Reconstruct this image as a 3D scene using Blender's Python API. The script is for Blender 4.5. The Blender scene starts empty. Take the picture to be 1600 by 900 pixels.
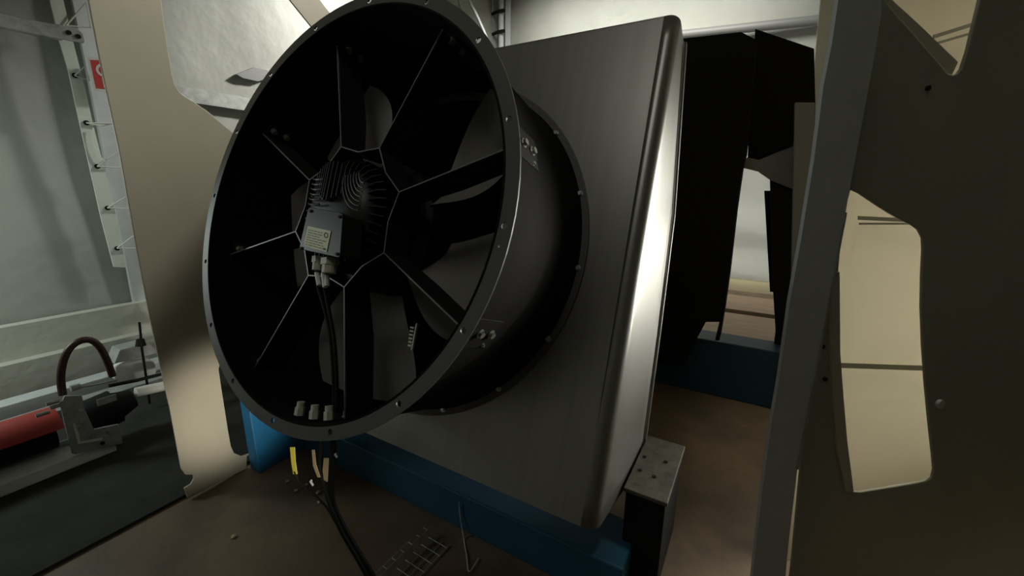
import bpy, bmesh, math, random
from mathutils import Vector, Matrix

# ------------------------------------------------------------------ camera, world, lights
SC = bpy.context.scene
COL = SC.collection
F = 646.55                                   # focal length in pixels of the 1600 px wide frame
YAW, PITCH, ROLL = math.radians(30.5737), math.radians(-13.7636), 0.00660097
TILT = 0.33924286                            # the cooler unit and its fan lean back by 19.4 degrees
H = 1.1                                      # camera height above the floor

cy_, sy_, cp_, sp_ = math.cos(YAW), math.sin(YAW), math.cos(PITCH), math.sin(PITCH)
FW = Vector((-sy_ * cp_, cy_ * cp_, sp_))
R0 = Vector((cy_, sy_, 0))
U0 = R0.cross(FW)
RT = math.cos(ROLL) * R0 + math.sin(ROLL) * U0
UP = -math.sin(ROLL) * R0 + math.cos(ROLL) * U0
EYE = Vector((0, 0, H))
cam = bpy.data.cameras.new('camera')
cam.sensor_width = 36
cam.lens = 36 * F / 1600
cam.clip_start = 0.02
camo = bpy.data.objects.new('camera', cam)
COL.objects.link(camo)
camo.matrix_world = Matrix(((RT.x, UP.x, -FW.x, 0), (RT.y, UP.y, -FW.y, 0), (RT.z, UP.z, -FW.z, H), (0, 0, 0, 1)))
SC.camera = camo
SC.view_settings.view_transform = 'Standard'
SC.view_settings.look = 'None'
SC.view_settings.gamma = 1
SC.view_settings.use_curve_mapping = False
SC.view_settings.exposure = 0.0

world = bpy.data.worlds.new('world')
world.use_nodes = True
world.node_tree.nodes['Background'].inputs[0].default_value = (0.75, 0.85, 0.85, 1)
world.node_tree.nodes['Background'].inputs[1].default_value = 0.012
SC.world = world


def area(name, loc, target, sx, sy, power, col, spread=180):
    l = bpy.data.lights.new(name, 'AREA')
    l.shape = 'RECTANGLE'
    l.size, l.size_y, l.energy, l.color = sx, sy, power, col
    l.spread = math.radians(spread)
    o = bpy.data.objects.new(name, l)
    COL.objects.link(o)
    o.location = loc
    o.rotation_euler = (Vector(target) - Vector(loc)).to_track_quat('-Z', 'Y').to_euler()
    return o


area('back_wall_fill', (-1.5, 4.2, 3.4), (-1.4, 5.3, 1.7), 2.5, 0.6, 60, (1.0, 1.0, 0.92), 130)  # added light for the back wall, no such lamp is known
area('left_fill', (-2.95, -0.35, 1.3), (-2.7, 0.7, 0.0), 0.3, 0.5, 12, (0.86, 1.0, 0.95))  # added light for the left wall and rail; no window there
area('sheet_fill', (0.62, 1.58, 2.95), (0.55, 1.62, 0.0), 0.9, 0.2, 5, (1.0, 0.97, 0.84), 36)  # added above the view to brighten the cloth sheet
area('backlight', (1.10, 2.65, 0.85), (0.72, 1.95, 0.85), 0.8, 1.1, 8, (1.0, 0.97, 0.88), 56)  # added behind the sheet so that light comes through the cloth
area('rear_wash', (-0.2, 3.9, 0.35), (0.0, 5.3, 0.9), 0.8, 0.2, 7, (1.0, 1.0, 0.94), 120)  # added low light that washes the lower back wall
area('front_fill', (-0.4, -0.6, 3.2), (-0.8, 1.0, 1.6), 0.8, 0.8, 2.0, (1.0, 0.97, 0.88), 90)  # added weak fill from above and behind the viewer


def lamp(name, kind, loc, target, power, col, radius, cone=0):
    l = bpy.data.lights.new(name, kind)
    l.energy, l.color, l.shadow_soft_size = power, col, radius
    if cone:
        l.spot_size, l.spot_blend = math.radians(cone), 1.0
    o = bpy.data.objects.new(name, l)
    COL.objects.link(o)
    o.location = loc
    o.rotation_euler = (Vector(target) - Vector(loc)).to_track_quat('-Z', 'Y').to_euler()


lamp('plate_top_fill', 'SPOT', (-0.3, 2.7, 3.3), (-1.63, 0.6, 2.0), 330, (1.0, 0.98, 0.9), 0.2, 50)  # added spot that brightens the top of the left plate
lamp('left_wall_fill', 'SPOT', (-1.9, 3.6, 3.3), (-3.36, 2.35, 2.1), 680, (1.0, 1.0, 0.93), 0.15, 50)  # added spot for the left wall seen past the cut-out
lamp('gap_fill', 'POINT', (0.9, 4.3, 1.0), (0, 5, 1), 8, (1.0, 0.99, 0.94), 0.15)  # added point light, hidden by the sheet, for the bright gap
lamp('side_panel_fill', 'SPOT', (0.95, 2.5, 0.9), (-0.25, 1.22, 0.76), 115, (1.0, 0.98, 0.92), 0.02, 20)  # added spot aimed at the lower side return of the cabinet
lamp('plate_foot_fill', 'SPOT', (0.9, -0.3, 0.45), (-1.63, 0.66, 0.29), 250, (1.0, 0.95, 0.84), 0.06, 12)  # added narrow spot for the foot of the left plate


# ------------------------------------------------------------------ geometry of the view
def ray(p):
    return RT * ((p[0] - 800) / F) + UP * (-(p[1] - 450) / F) + FW


def on_x(p, x):
    d = ray(p)
    return EYE + d * (x / d.x)


def on_y(p, y):
    d = ray(p)
    return EYE + d * (y / d.y)


def on_z(p, z):
    d = ray(p)
    return EYE + d * ((z - H) / d.z)


RX = Matrix.Rotation(-TILT, 3, 'X')          # tilted frame -> world
RXI = RX.transposed()


def on_tilt(p, yt):                          # point of the tilted plane y' = yt, in tilted coordinates about EYE
    d = RXI @ ray(p)
    return d * (yt / d.y)


def plane_hit(p, o, n):
    d = ray(p)
    return EYE + d * ((o - EYE).dot(n) / d.dot(n))


# ------------------------------------------------------------------ materials
def mat(name, col, rough=0.6, metal=0.0, noise=None, bump=None, spec=0.5, stretch=None):
    m = bpy.data.materials.new(name)
    m.use_nodes = True
    nt = m.node_tree
    b = nt.nodes['Principled BSDF']
    b.inputs['Base Color'].default_value = (*col, 1)
    b.inputs['Roughness'].default_value = rough
    b.inputs['Metallic'].default_value = metal
    b.inputs['Specular IOR Level'].default_value = spec
    tc = nt.nodes.new('ShaderNodeTexCoord')
    mp = nt.nodes.new('ShaderNodeMapping')
    nt.links.new(tc.outputs['Object'], mp.inputs[0])
    if stretch:
        mp.inputs['Scale'].default_value = stretch
    if noise:                                # (scale, second colour, contrast low, high)
        n = nt.nodes.new('ShaderNodeTexNoise')
        n.inputs['Scale'].default_value = noise[0]
        n.inputs['Detail'].default_value = 6
        n.inputs['Roughness'].default_value = 0.62
        nt.links.new(mp.outputs[0], n.inputs['Vector'])
        r = nt.nodes.new('ShaderNodeValToRGB')
        r.color_ramp.elements[0].position = noise[2]
        r.color_ramp.elements[1].position = noise[3]
        r.color_ramp.elements[0].color = (*col, 1)
        r.color_ramp.elements[1].color = (*noise[1], 1)
        nt.links.new(n.outputs['Fac'], r.inputs[0])
        nt.links.new(r.outputs[0], b.inputs['Base Color'])
    if bump:                                 # (scale, strength, distance)
        n2 = nt.nodes.new('ShaderNodeTexNoise')
        n2.inputs['Scale'].default_value = bump[0]
        n2.inputs['Detail'].default_value = 4
        nt.links.new(mp.outputs[0], n2.inputs['Vector'])
        bp = nt.nodes.new('ShaderNodeBump')
        bp.inputs['Strength'].default_value = bump[1]
        bp.inputs['Distance'].default_value = bump[2]
        nt.links.new(n2.outputs['Fac'], bp.inputs['Height'])
        nt.links.new(bp.outputs[0], b.inputs['Normal'])
    return m


M = {}
M['fabric'] = mat('tent_fabric', (0.62, 0.62, 0.56), 0.55, noise=(1.2, (0.55, 0.56, 0.51), .35, .7), bump=(2.2, 0.5, 0.05))
M['fabric_cream'] = mat('cream_fabric', (0.62, 0.57, 0.42), 0.6, bump=(2.0, 0.3, 0.04))
for _m in (M['fabric_cream'],):
    _nt = _m.node_tree
    _b, _o = _nt.nodes['Principled BSDF'], _nt.nodes['Material Output']
    _t, _x = _nt.nodes.new('ShaderNodeBsdfTranslucent'), _nt.nodes.new('ShaderNodeMixShader')
    _t.inputs[0].default_value = (0.8, 0.74, 0.56, 1)
    _x.inputs[0].default_value = 0.75
    _nt.links.new(_b.outputs[0], _x.inputs[1])
    _nt.links.new(_t.outputs[0], _x.inputs[2])
    _nt.links.new(_x.outputs[0], _o.inputs[0])
M['hem'] = mat('hem_fabric', (0.60, 0.63, 0.56), 0.5, bump=(9, 0.3, 0.02))
M['floor'] = mat('brown_floor', (0.155, 0.105, 0.062), 0.55, noise=(3.2, (0.075, 0.052, 0.034), .38, .68), bump=(40, 0.2, 0.004))
M['mat'] = mat('rubber_mat', (0.020, 0.0205, 0.017), 0.8, spec=0.2, noise=(7, (0.032, 0.032, 0.026), .4, .7), bump=(60, 0.3, 0.003))
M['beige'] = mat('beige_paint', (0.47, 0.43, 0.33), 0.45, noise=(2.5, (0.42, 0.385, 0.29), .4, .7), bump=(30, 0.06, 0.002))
M['pale_beige'] = mat('pale_beige_paint', (0.66, 0.65, 0.55), 0.5)
M['pale_steel'] = mat('pale_grey_paint', (0.70, 0.71, 0.68), 0.5, noise=(9, (0.58, 0.59, 0.57), .4, .7))
M['beige_shaded'] = mat('beige_paint_shaded', (0.30, 0.295, 0.225), 0.5, noise=(3, (0.26, 0.255, 0.195), .4, .7))  # right plate: beige with its shade put into the colour
M['galv'] = mat('galvanised_steel', (0.42, 0.43, 0.41), 0.45, 0.35, noise=(22, (0.27, 0.28, 0.27), .35, .7), bump=(50, 0.15, 0.002))
M['dark_galv'] = mat('dull_galvanised_steel', (0.52, 0.54, 0.54), 0.55, 0.2, noise=(14, (0.45, 0.47, 0.47), .35, .7))
M['steel'] = mat('brushed_steel', (0.27, 0.27, 0.25), 0.38, 0.75, noise=(3.0, (0.24, 0.24, 0.22), .35, .7), bump=(30, 0.05, 0.002), stretch=(14, 1, 0.5))
M['black'] = mat('black_paint', (0.009, 0.009, 0.0085), 0.6, spec=0.15, bump=(90, 0.06, 0.001))
M['casing'] = mat('casing_paint', (0.010, 0.010, 0.0095), 0.7, spec=0.04)
M['black_matt'] = mat('matt_black', (0.004, 0.004, 0.004), 0.85, spec=0.2)
M['beige_deep_shade'] = mat('beige_paint_deep_shade', (0.10, 0.095, 0.07), 0.65, noise=(18, (0.045, 0.042, 0.03), .4, .65))  # pedestal top: shade painted into the beige, with random mottle
M['flange'] = mat('black_flange', (0.08, 0.08, 0.072), 0.45, bump=(60, 0.1, 0.001))
M['blade'] = mat('blade_plastic', (0.34, 0.34, 0.30), 0.45)
M['motor'] = mat('motor_casting', (0.022, 0.022, 0.021), 0.4)
M['arm'] = mat('arm_metal', (0.014, 0.014, 0.014), 0.6, spec=0.2)
M['edge'] = mat('lit_arm_edge', (0.16, 0.16, 0.16), 0.4)  # arm edges painted paler for the light they catch
M['seam_shadow'] = mat('seam_shade', (0.26, 0.235, 0.165), 0.8)  # shadow lines along the sheet seams, put into a darker colour
M['skirt'] = mat('skirt_cloth', (0.42, 0.42, 0.36), 0.7, bump=(6, .4, .03))
M['bolt'] = mat('zinc_bolt', (0.55, 0.55, 0.5), 0.3, 0.8)
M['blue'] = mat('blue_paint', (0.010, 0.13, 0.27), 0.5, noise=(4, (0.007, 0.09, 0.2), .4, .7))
M['blue_shaded_rear'] = mat('blue_paint_shaded_rear', (0.004, 0.03, 0.06), 0.5)  # rear beam: the blue darkened to stand for its shaded side
M['blue_shaded_front'] = mat('blue_paint_shaded_front', (0.006, 0.07, 0.13), 0.55)  # front beam: same blue, painted darker where no light reaches
M['red'] = mat('red_cover', (0.33, 0.03, 0.02), 0.5)
M['sign_red'] = mat('sign_red', (0.50, 0.04, 0.035), 0.5)
M['white'] = mat('white_plastic', (0.62, 0.62, 0.58), 0.5)
M['label'] = mat('label_paper', (0.80, 0.81, 0.60), 0.6)
M['ink'] = mat('label_ink', (0.10, 0.10, 0.08), 0.7)
M['pale'] = mat('pale_gland', (0.52, 0.52, 0.43), 0.5)
M['hose'] = mat('dark_hose', (0.05, 0.02, 0.018), 0.4)
M['yellow'] = mat('yellow_tag', (0.60, 0.52, 0.06), 0.5)
M['tan'] = mat('tan_tag', (0.42, 0.32, 0.17), 0.6)
M['timber'] = mat('plank_wood', (0.20, 0.14, 0.085), 0.6, noise=(3, (0.14, 0.092, 0.06), .4, .7), stretch=(1, 8, 1))
M['grey'] = mat('grey_plate', (0.15, 0.15, 0.145), 0.5)


# ------------------------------------------------------------------ helpers
def tag(o, label, cat=None, group=None, kind=None):
    if label:
        o['label'] = label
    if cat:
        o['category'] = cat
    if group:
        o['group'] = group
    if kind:
        o['kind'] = kind
    return o


def build(name, bm, m, parent=None, smooth=False, bevel=0):
    me = bpy.data.meshes.new(name)
    bmesh.ops.recalc_face_normals(bm, faces=bm.faces)
    bm.to_mesh(me)
    bm.free()
    me.materials.append(M[m])
    o = bpy.data.objects.new(name, me)
    COL.objects.link(o)
    if parent:
        o.parent = parent
    if smooth:
        for p in me.polygons:
            p.use_smooth = True
        md = o.modifiers.new('edge', 'EDGE_SPLIT')
        md.split_angle = math.radians(35)
    if bevel:
        md = o.modifiers.new('bevel', 'BEVEL')
        md.width = bevel
        md.segments = 2
        md.limit_method = 'ANGLE'
    return o


def empty(name, loc, label, cat, group=None, tilt=False, rot=None):
    o = bpy.data.objects.new(name, None)
    o.empty_display_size = 0.1
    COL.objects.link(o)
    o.location = loc
    if tilt:
        o.rotation_euler = (-TILT, 0, 0)
    if rot:
        o.rotation_euler = rot
    tag(o, label, cat, group)
    return o


def box(bm, lo, hi, mtx=None):
    lo, hi = Vector(lo), Vector(hi)
    r = bmesh.ops.create_cube(bm, size=1)
    c, s = (lo + hi) / 2, hi - lo
    for v in r['verts']:
        v.co = Vector((v.co.x * s.x, v.co.y * s.y, v.co.z * s.z)) + c
        if mtx:
            v.co = mtx @ v.co
    return r['verts']


def frame_to(d):
    return Vector(d).normalized().to_track_quat('Z', 'Y').to_matrix()


def cyl(bm, a, b, r, seg=16, r2=None):
    a, b = Vector(a), Vector(b)
    q = frame_to(b - a)
    v = bmesh.ops.create_cone(bm, cap_ends=True, segments=seg, radius1=r, radius2=r if r2 is None else r2, depth=(b - a).length)['verts']
    c = (a + b) / 2
    for x in v:
        x.co = q @ x.co + c


def smooth_path(pts, n=6):
    pts = [Vector(p) for p in pts]
    out = []
    for i in range(len(pts) - 1):
        p0, p1, p2, p3 = pts[max(i - 1, 0)], pts[i], pts[i + 1], pts[min(i + 2, len(pts) - 1)]
        for k in range(n):
            t = k / n
            out.append(0.5 * ((2 * p1) + (p2 - p0) * t + (2 * p0 - 5 * p1 + 4 * p2 - p3) * t * t + (3 * p1 - p0 - 3 * p2 + p3) * t ** 3))
    out.append(pts[-1])
    return out


def tube(bm, pts, r, seg=8, n=6):
    P = smooth_path(pts, n) if n > 1 else [Vector(p) for p in pts]
    rings = []
    ref = Vector((0.31, 0.22, 0.93)).normalized()
    for i, p in enumerate(P):
        t = (P[min(i + 1, len(P) - 1)] - P[max(i - 1, 0)]).normalized()
        u = t.cross(ref)
        if u.length < 1e-3:
            u = t.cross(Vector((1, 0, 0)))
        u.normalize()
        w = t.cross(u).normalized()
        rings.append([bm.verts.new(p + (u * math.cos(a) + w * math.sin(a)) * r) for a in [2 * math.pi * k / seg for k in range(seg)]])
    for a, b in zip(rings, rings[1:]):
        for k in range(seg):
            bm.faces.new((a[k], a[(k + 1) % seg], b[(k + 1) % seg], b[k]))
    bm.faces.new(rings[0])
    bm.faces.new(rings[-1])


def prism(bm, outer, off, holes=()):
    """flat plate: outline (and holes) as 3D points of one plane, thickened by the vector off"""
    off = Vector(off)
    loops = [[Vector(p) for p in outer]] + [[Vector(p) for p in h] for h in holes]
    vs, es = [], []
    for L in loops:
        v = [bm.verts.new(p) for p in L]
        vs.append(v)
        for i in range(len(v)):
            es.append(bm.edges.new((v[i], v[(i + 1) % len(v)])))
    n = (off.normalized())
    r = bmesh.ops.triangle_fill(bm, edges=es, use_beauty=True, use_dissolve=False, normal=n)
    faces = [g for g in r['geom'] if isinstance(g, bmesh.types.BMFace)]
    top = {}
    for v in [x for L in vs for x in L]:
        top[v] = bm.verts.new(v.co + off)
    for f in faces:
        bm.faces.new([top[v] for v in reversed(f.verts)])
    for L in vs:
        for i in range(len(L)):
            a, b = L[i], L[(i + 1) % len(L)]
            bm.faces.new((a, b, top[b], top[a]))


def rounded(pts, r, n=5):
    """round the corners of a 2D polygon; r is one radius or one per corner"""
    out = []
    N = len(pts)
    for i in range(N):
        ri = r[i] if isinstance(r, (list, tuple)) else r
        p, a, b = Vector(pts[i]), Vector(pts[i - 1]), Vector(pts[(i + 1) % N])
        if ri <= 0:
            out.append(p)
            continue
        da, db = (a - p), (b - p)
        k = min(ri, da.length * .45, db.length * .45)
        A, B = p + da.normalized() * k, p + db.normalized() * k
        for j in range(n + 1):
            t = j / n
            out.append(A * (1 - t) ** 2 + p * 2 * t * (1 - t) + B * t * t)
    return out


def px_plate(name, pixels, hit, off, m, parent=None, holes=(), bevel=0, r=0):
    bm = bmesh.new()
    o2 = rounded(pixels, r) if r else pixels
    prism(bm, [hit(p) for p in o2], off, [[hit(p) for p in h] for h in holes])
    return build(name, bm, m, parent, bevel=bevel)


def struct(name, bm, m, label, smooth=False):
    o = build(name, bm, m, None, smooth)
    return tag(o, label, None, None, 'structure')


# ------------------------------------------------------------------ the setting
XL, YR = -3.36, 5.3
bm = bmesh.new()
box(bm, (XL - .1, -2.6, -.08), (4.2, YR + .1, 0))
struct('floor', bm, 'floor', 'stained brown floor under the cooler unit').name = 'floor'

bm = bmesh.new()                                     # left tent wall: soft folds in the cloth
NY, NZ = 60, 40
g = [[None] * (NZ + 1) for _ in range(NY + 1)]
for i in range(NY + 1):
    for k in range(NZ + 1):
        y = -2.6 + (YR + 2.6) * i / NY
        z = 3.6 * k / NZ
        x = XL - 0.035 * math.sin(y * 1.9 + .6) * math.sin(min(z / 3.6, 1) * math.pi) - .012 * math.sin(y * 6 + z * 2)
        g[i][k] = bm.verts.new((x, y, z))
for i in range(NY):
    for k in range(NZ):
        bm.faces.new((g[i][k], g[i + 1][k], g[i + 1][k + 1], g[i][k + 1]))
bmesh.ops.solidify(bm, geom=bm.faces[:], thickness=-0.02)
struct('wall_left', bm, 'fabric', 'white tent cloth wall on the left', True)

bm = bmesh.new()                                     # rear tent wall with horizontal sagging folds
NX, NZ = 70, 60
g = [[None] * (NZ + 1) for _ in range(NX + 1)]
for i in range(NX + 1):
    for k in range(NZ + 1):
        x = XL + (4.2 - XL) * i / NX
        z = 3.6 * k / NZ
        low = max(0.0, 1 - z / 1.6)
        y = YR - 0.07 * low * math.sin(z * 11 + .5 * math.sin(x * 1.3)) - .02 * math.sin(x * 2.1)
        if x < -2.2:
            y -= .03 * math.sin((x + 3.36) * 16) * math.exp(-(x + 3.36) * 2.2)
        g[i][k] = bm.verts.new((x, y, z))
for i in range(NX):
    for k in range(NZ):
        bm.faces.new((g[i][k], g[i][k + 1], g[i + 1][k + 1], g[i + 1][k]))
bmesh.ops.solidify(bm, geom=bm.faces[:], thickness=-0.02)
struct('wall_rear', bm, 'fabric', 'white tent cloth wall at the back', True)

bm = bmesh.new()
box(bm, (4.2, -2.6, 0), (4.26, YR + .1, 3.6))
struct('wall_right', bm, 'fabric', 'white tent cloth wall on the right')
bm = bmesh.new()
box(bm, (XL - .1, -2.7, 0), (4.26, -2.62, 3.6))
struct('wall_front', bm, 'fabric', 'tent cloth wall behind the viewer')
bm = bmesh.new()
box(bm, (XL - .1, -2.7, 3.6), (4.26, YR + .1, 3.66))
struct('ceiling', bm, 'fabric', 'tent cloth roof')

# long horizontal rails of the tent frame
bm = bmesh.new()
a, b = on_y((1040, 57), YR - .1), on_y((1283, 31), YR - .1)
d = (b - a).normalized()
cyl(bm, a - d * 1.5, b + d * 3.2, .045, 12)
struct('trim_1', bm, 'grey', 'grey tent rail across the back wall', True)
bm = bmesh.new()
a, b = on_x((276, 143), XL + .08), on_x((388, 165), XL + .08)
d = (b - a)
box(bm, (XL + .03, a.y - .02, a.z - .05), (XL + .065, YR - .05, a.z + .04))
struct('trim_2', bm, 'galv', 'galvanised tent rail along the left wall')
bm = bmesh.new()                                     # corner post
for px in ((768, 20), (783, 20)):
    p = on_y(px, YR - .16)
    cyl(bm, (p.x, YR - .16, 0), (p.x, YR - .16, 3.6), .035, 10)
box(bm, (p.x + .04, YR - .12, 0), (p.x + .1, YR - .08, 3.6))
struct('trim_3', bm, 'dark_galv', 'grey corner post of the tent')
bm = bmesh.new()                                     # fold of cloth at the foot of the rear wall
box(bm, (-2.5, YR - .22, 0), (3.0, YR - .14, .12))
struct('baseboard_rear', bm, 'fabric_cream', 'cream strip at the foot of the back wall')
bm = bmesh.new()
box(bm, (XL + .02, -1.6, 0), (XL + .09, 2.6, .38))
box(bm, (XL + .09, -1.6, 0), (XL + .16, 2.6, .2))
struct('baseboard_left', bm, 'skirt', 'pale ground skirt of the left tent wall')

# rubber mat to the left of the machine
bm = bmesh.new()
box(bm, (XL + .2, -1.5, .001), (-1.66, 2.6, .012))
o = build('rubber_mat', bm, 'mat')
tag(o, 'dark rubber mat on the floor left of the beige side plate', 'mat')

# boards on the floor far behind
for k, (y0, y1) in enumerate(((4.12, 4.72), (3.15, 3.98))):
    bm = bmesh.new()
    box(bm, (-.9, y0, .001), (.9, y1, .035))
    o = build('wooden_board', bm, 'timber', bevel=.004)
    tag(o, ['brown wooden board on the floor, farther of two, by the back wall',
            'brown wooden board on the floor, nearer of two, behind the second blue beam'][k], 'board', 'boards on the floor at the back')

# ------------------------------------------------------------------ left beige side plate
XP = -1.635


def hx(p):
    return on_x(p, XP)


outer = [(122, -110), (138, 0), (155, 90), (187, 240), (213, 387), (233, 490), (252, 580), (266, 640), (283, 732),
         (290, 742), (302, 742), (303, 748), (298, 757), (288, 763), (293, 778), (340, 754), (385, 733), (386, 713), (393, 708),
         (378, 713), (366, 708), (361, 697), (357, 675), (350, 630), (346, 605), (342, 577), (352, 530), (400, 500),
         (480, 480), (560, 420), (600, 250), (560, 75), (515, 19), (500, 0), (425, -100)]
hole = [(238, -98), (252, 0), (257, 40), (263, 80), (269, 115), (273, 132), (280, 143), (290, 151), (302, 158), (313, 166),
        (326, 175), (340, 187), (352, 197), (364, 207), (440, 262), (500, 230), (540, 108), (486, 41), (453, 0), (375, -97)]
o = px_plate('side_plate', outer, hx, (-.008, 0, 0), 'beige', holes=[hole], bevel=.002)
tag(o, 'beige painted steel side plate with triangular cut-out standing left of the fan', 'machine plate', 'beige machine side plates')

# ------------------------------------------------------------------ right side: cloth sheet, side plate, strut, columns
QD = Vector((ray((3840, 290)).x, ray((3840, 290)).y, 0)).normalized()     # runs along the right plate
QN = QD.cross(Vector((0, 0, 1))).normalized()                              # points towards the viewer
if QN.dot(FW) > 0:
    QN = -QN


def qhit(depth):
    o_ = EYE + FW * depth + RT * 0
    o_ = EYE + ray((1450, 450)) * depth
    return lambda p: plane_hit(p, o_, QN)


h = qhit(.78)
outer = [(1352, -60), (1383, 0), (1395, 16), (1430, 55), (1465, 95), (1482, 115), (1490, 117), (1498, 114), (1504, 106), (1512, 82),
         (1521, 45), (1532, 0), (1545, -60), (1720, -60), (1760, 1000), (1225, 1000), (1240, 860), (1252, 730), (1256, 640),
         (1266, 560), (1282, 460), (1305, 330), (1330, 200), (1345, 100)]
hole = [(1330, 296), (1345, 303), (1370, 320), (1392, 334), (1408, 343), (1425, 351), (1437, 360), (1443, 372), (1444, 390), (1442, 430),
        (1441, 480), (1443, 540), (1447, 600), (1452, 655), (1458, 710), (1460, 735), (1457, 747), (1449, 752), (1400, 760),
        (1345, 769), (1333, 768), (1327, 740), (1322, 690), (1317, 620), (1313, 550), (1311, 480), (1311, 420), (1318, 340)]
o = px_plate('side_plate', outer, h, -QN * .006, 'beige_shaded', holes=[hole], bevel=.002)
tag(o, 'beige side plate in painted shade at the right edge with a tall rounded window', 'machine plate', 'beige machine side plates')
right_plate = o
h2 = qhit(.79)
fo = px_plate('flange', [(1384, -14), (1394, 0), (1440, 42), (1497, 97), (1488, 116), (1482, 115), (1465, 95), (1430, 55), (1395, 16), (1376, -6)],
              qhit(.8), -QN * .02, 'beige', right_plate)
fo = px_plate('flange', [(1300, 425), (1312, 425), (1313, 550), (1318, 620), (1324, 690), (1334, 768), (1322, 768), (1308, 700), (1302, 620), (1298, 540)],
              qhit(.775), -QN * .004, 'beige', right_plate)
for q in ((1284, 541), (1288, 592), (1448, 138)):
    bm = bmesh.new()
    c = h(q)
    cyl(bm, c - QN * .001, c + QN * .004, .004, 12)
    build('screw', bm, 'black', right_plate)
bm = bmesh.new()                                                           # pale mark on the face
c = h((1466, 630))
cyl(bm, c - QN * .001, c + QN * .006, .009, 14)
build('pale_mark', bm, 'dark_galv', right_plate)

# cream cloth sheet hanging behind the right plate
S0 = EYE + ray((1450, 450)) * 1.12
w = 1.4
base = plane_hit((1310, 340), S0, QN)
bm = bmesh.new()
NX, NZ = 30, 60
g = []
x0 = Vector((base.x, base.y, 0))
for i in range(NX + 1):
    row = []
    for k in range(NZ + 1):
        z = 0.004 + 2.8 * k / NZ
        u = w * i / NX
        s = .008 * math.sin(u * 5 + z)
        row.append(bm.verts.new(x0 + QD * u + Vector((0, 0, z)) + QN * s))
    g.append(row)
for i in range(NX):
    for k in range(NZ):
        bm.faces.new((g[i][k], g[i + 1][k], g[i + 1][k + 1], g[i][k + 1]))
bmesh.ops.solidify(bm, geom=bm.faces[:], thickness=0.004)
o = build('cloth_sheet', bm, 'fabric_cream', smooth=True)
tag(o, 'cream cloth sheet with horizontal seams hanging behind the right side plate', 'sheet')
for (a, b, hw) in (((1300, 568), (1447, 573), 4), ((1334, 340), (1442, 345), 3), ((1336, 349), (1442, 349), 1.5), ((1450, 60), (1545, 30), 3), ((1455, 70), (1545, 44), 2)):
    P = []
    for q in ((a[0], a[1] - hw), (b[0], b[1] - hw), (b[0], b[1] + hw), (a[0], a[1] + hw)):
        P.append(plane_hit(q, S0, QN) + QN * .0095)
    bm = bmesh.new()
    prism(bm, P, QN * .002)
    build('seam_shadow', bm, 'seam_shadow', o)

# leaning galvanised strut
h = qhit(.70)
st = empty('steel_strut', h((1190, 800)), 'grey galvanised steel strut leaning between the cooler and the right plate', 'strut')
bm = bmesh.new()


def local(pts, root):
    inv = Matrix.Translation(root.location).inverted()
    return [inv @ p for p in pts]


P = [h(p) for p in [(1318, -60), (1310, 0), (1300, 67), (1287, 133), (1272, 250), (1253, 367), (1235, 468), (1218, 590), (1207, 654), (1192, 760),
                    (1176, 900), (1168, 960), (1222, 960), (1232, 850), (1246, 732), (1250, 705), (1279, 560), (1300, 440), (1321, 332), (1336, 250), (1360, 123),
                    (1377, 23), (1381, 0), (1390, -60)]]
prism(bm, local(P, st), -QN * .006)
build('web', bm, 'dark_galv', st)
bm = bmesh.new()
P = [h(p) + QN * .001 for p in [(1323, 332), (1302, 440), (1281, 560), (1252, 708), (1247, 734), (1243, 732), (1248, 706), (1277, 560), (1299, 440), (1320, 332)]]
prism(bm, local(P, st), -QN * .03)
build('flange', bm, 'galv', st)
bm = bmesh.new()
P = [h(p) + QN * .001 for p in [(1378, 23), (1383, 0), (1387, -50), (1379, -50), (1377, 0)]]
prism(bm, local(P, st), -QN * .03)
build('flange', bm, 'galv', st)


def col_plate(name, pix, y, th, m, label, cat, group=None, bevel=.002):
    o = px_plate(name, pix, lambda p: on_y(p, y), (0, th, 0), m, bevel=bevel)
    return tag(o, label, cat, group)


def to_floor(p_top_pix, y):
    """pixel of the floor point below a pixel at world depth y"""
    q = on_y(p_top_pix, y)
    return q


def upright(name, pix_left, pix_right, y, z0, z1, th, m, label, cat):
    """upright flat bar at world depth y whose edges pass through two pixels"""
    a, b = on_y(pix_left, y), on_y(pix_right, y)
    bm = bmesh.new()
    box(bm, (a.x, y, z0), (b.x, y + th, z1))
    return tag(build(name, bm, m, bevel=.002), label, cat)


# pale upright plate seen left of the strut, tapering downwards
o = px_plate('pale_column', [(1290, -80), (1282, 0), (1273, 97), (1270, 200), (1268, 262), (1262, 420), (1240, 640), (1290, 650), (1310, 420), (1340, 200), (1350, -80)],
             lambda p: on_y(p, 3.4), (0, .04, 0), 'pale_beige')
tag(o, 'pale beige upright plate just left of the leaning strut', 'column')
# grey post
o = px_plate('steel_post', [(1242, 160), (1273, 160), (1272, 260), (1262, 460), (1240, 640), (1212, 660), (1236, 460), (1239, 300)],
             lambda p: on_y(p, 2.3), (0, .05, 0), 'grey', bevel=.002)
tag(o, 'flat grey steel post in front of the black hood', 'post')
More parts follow.
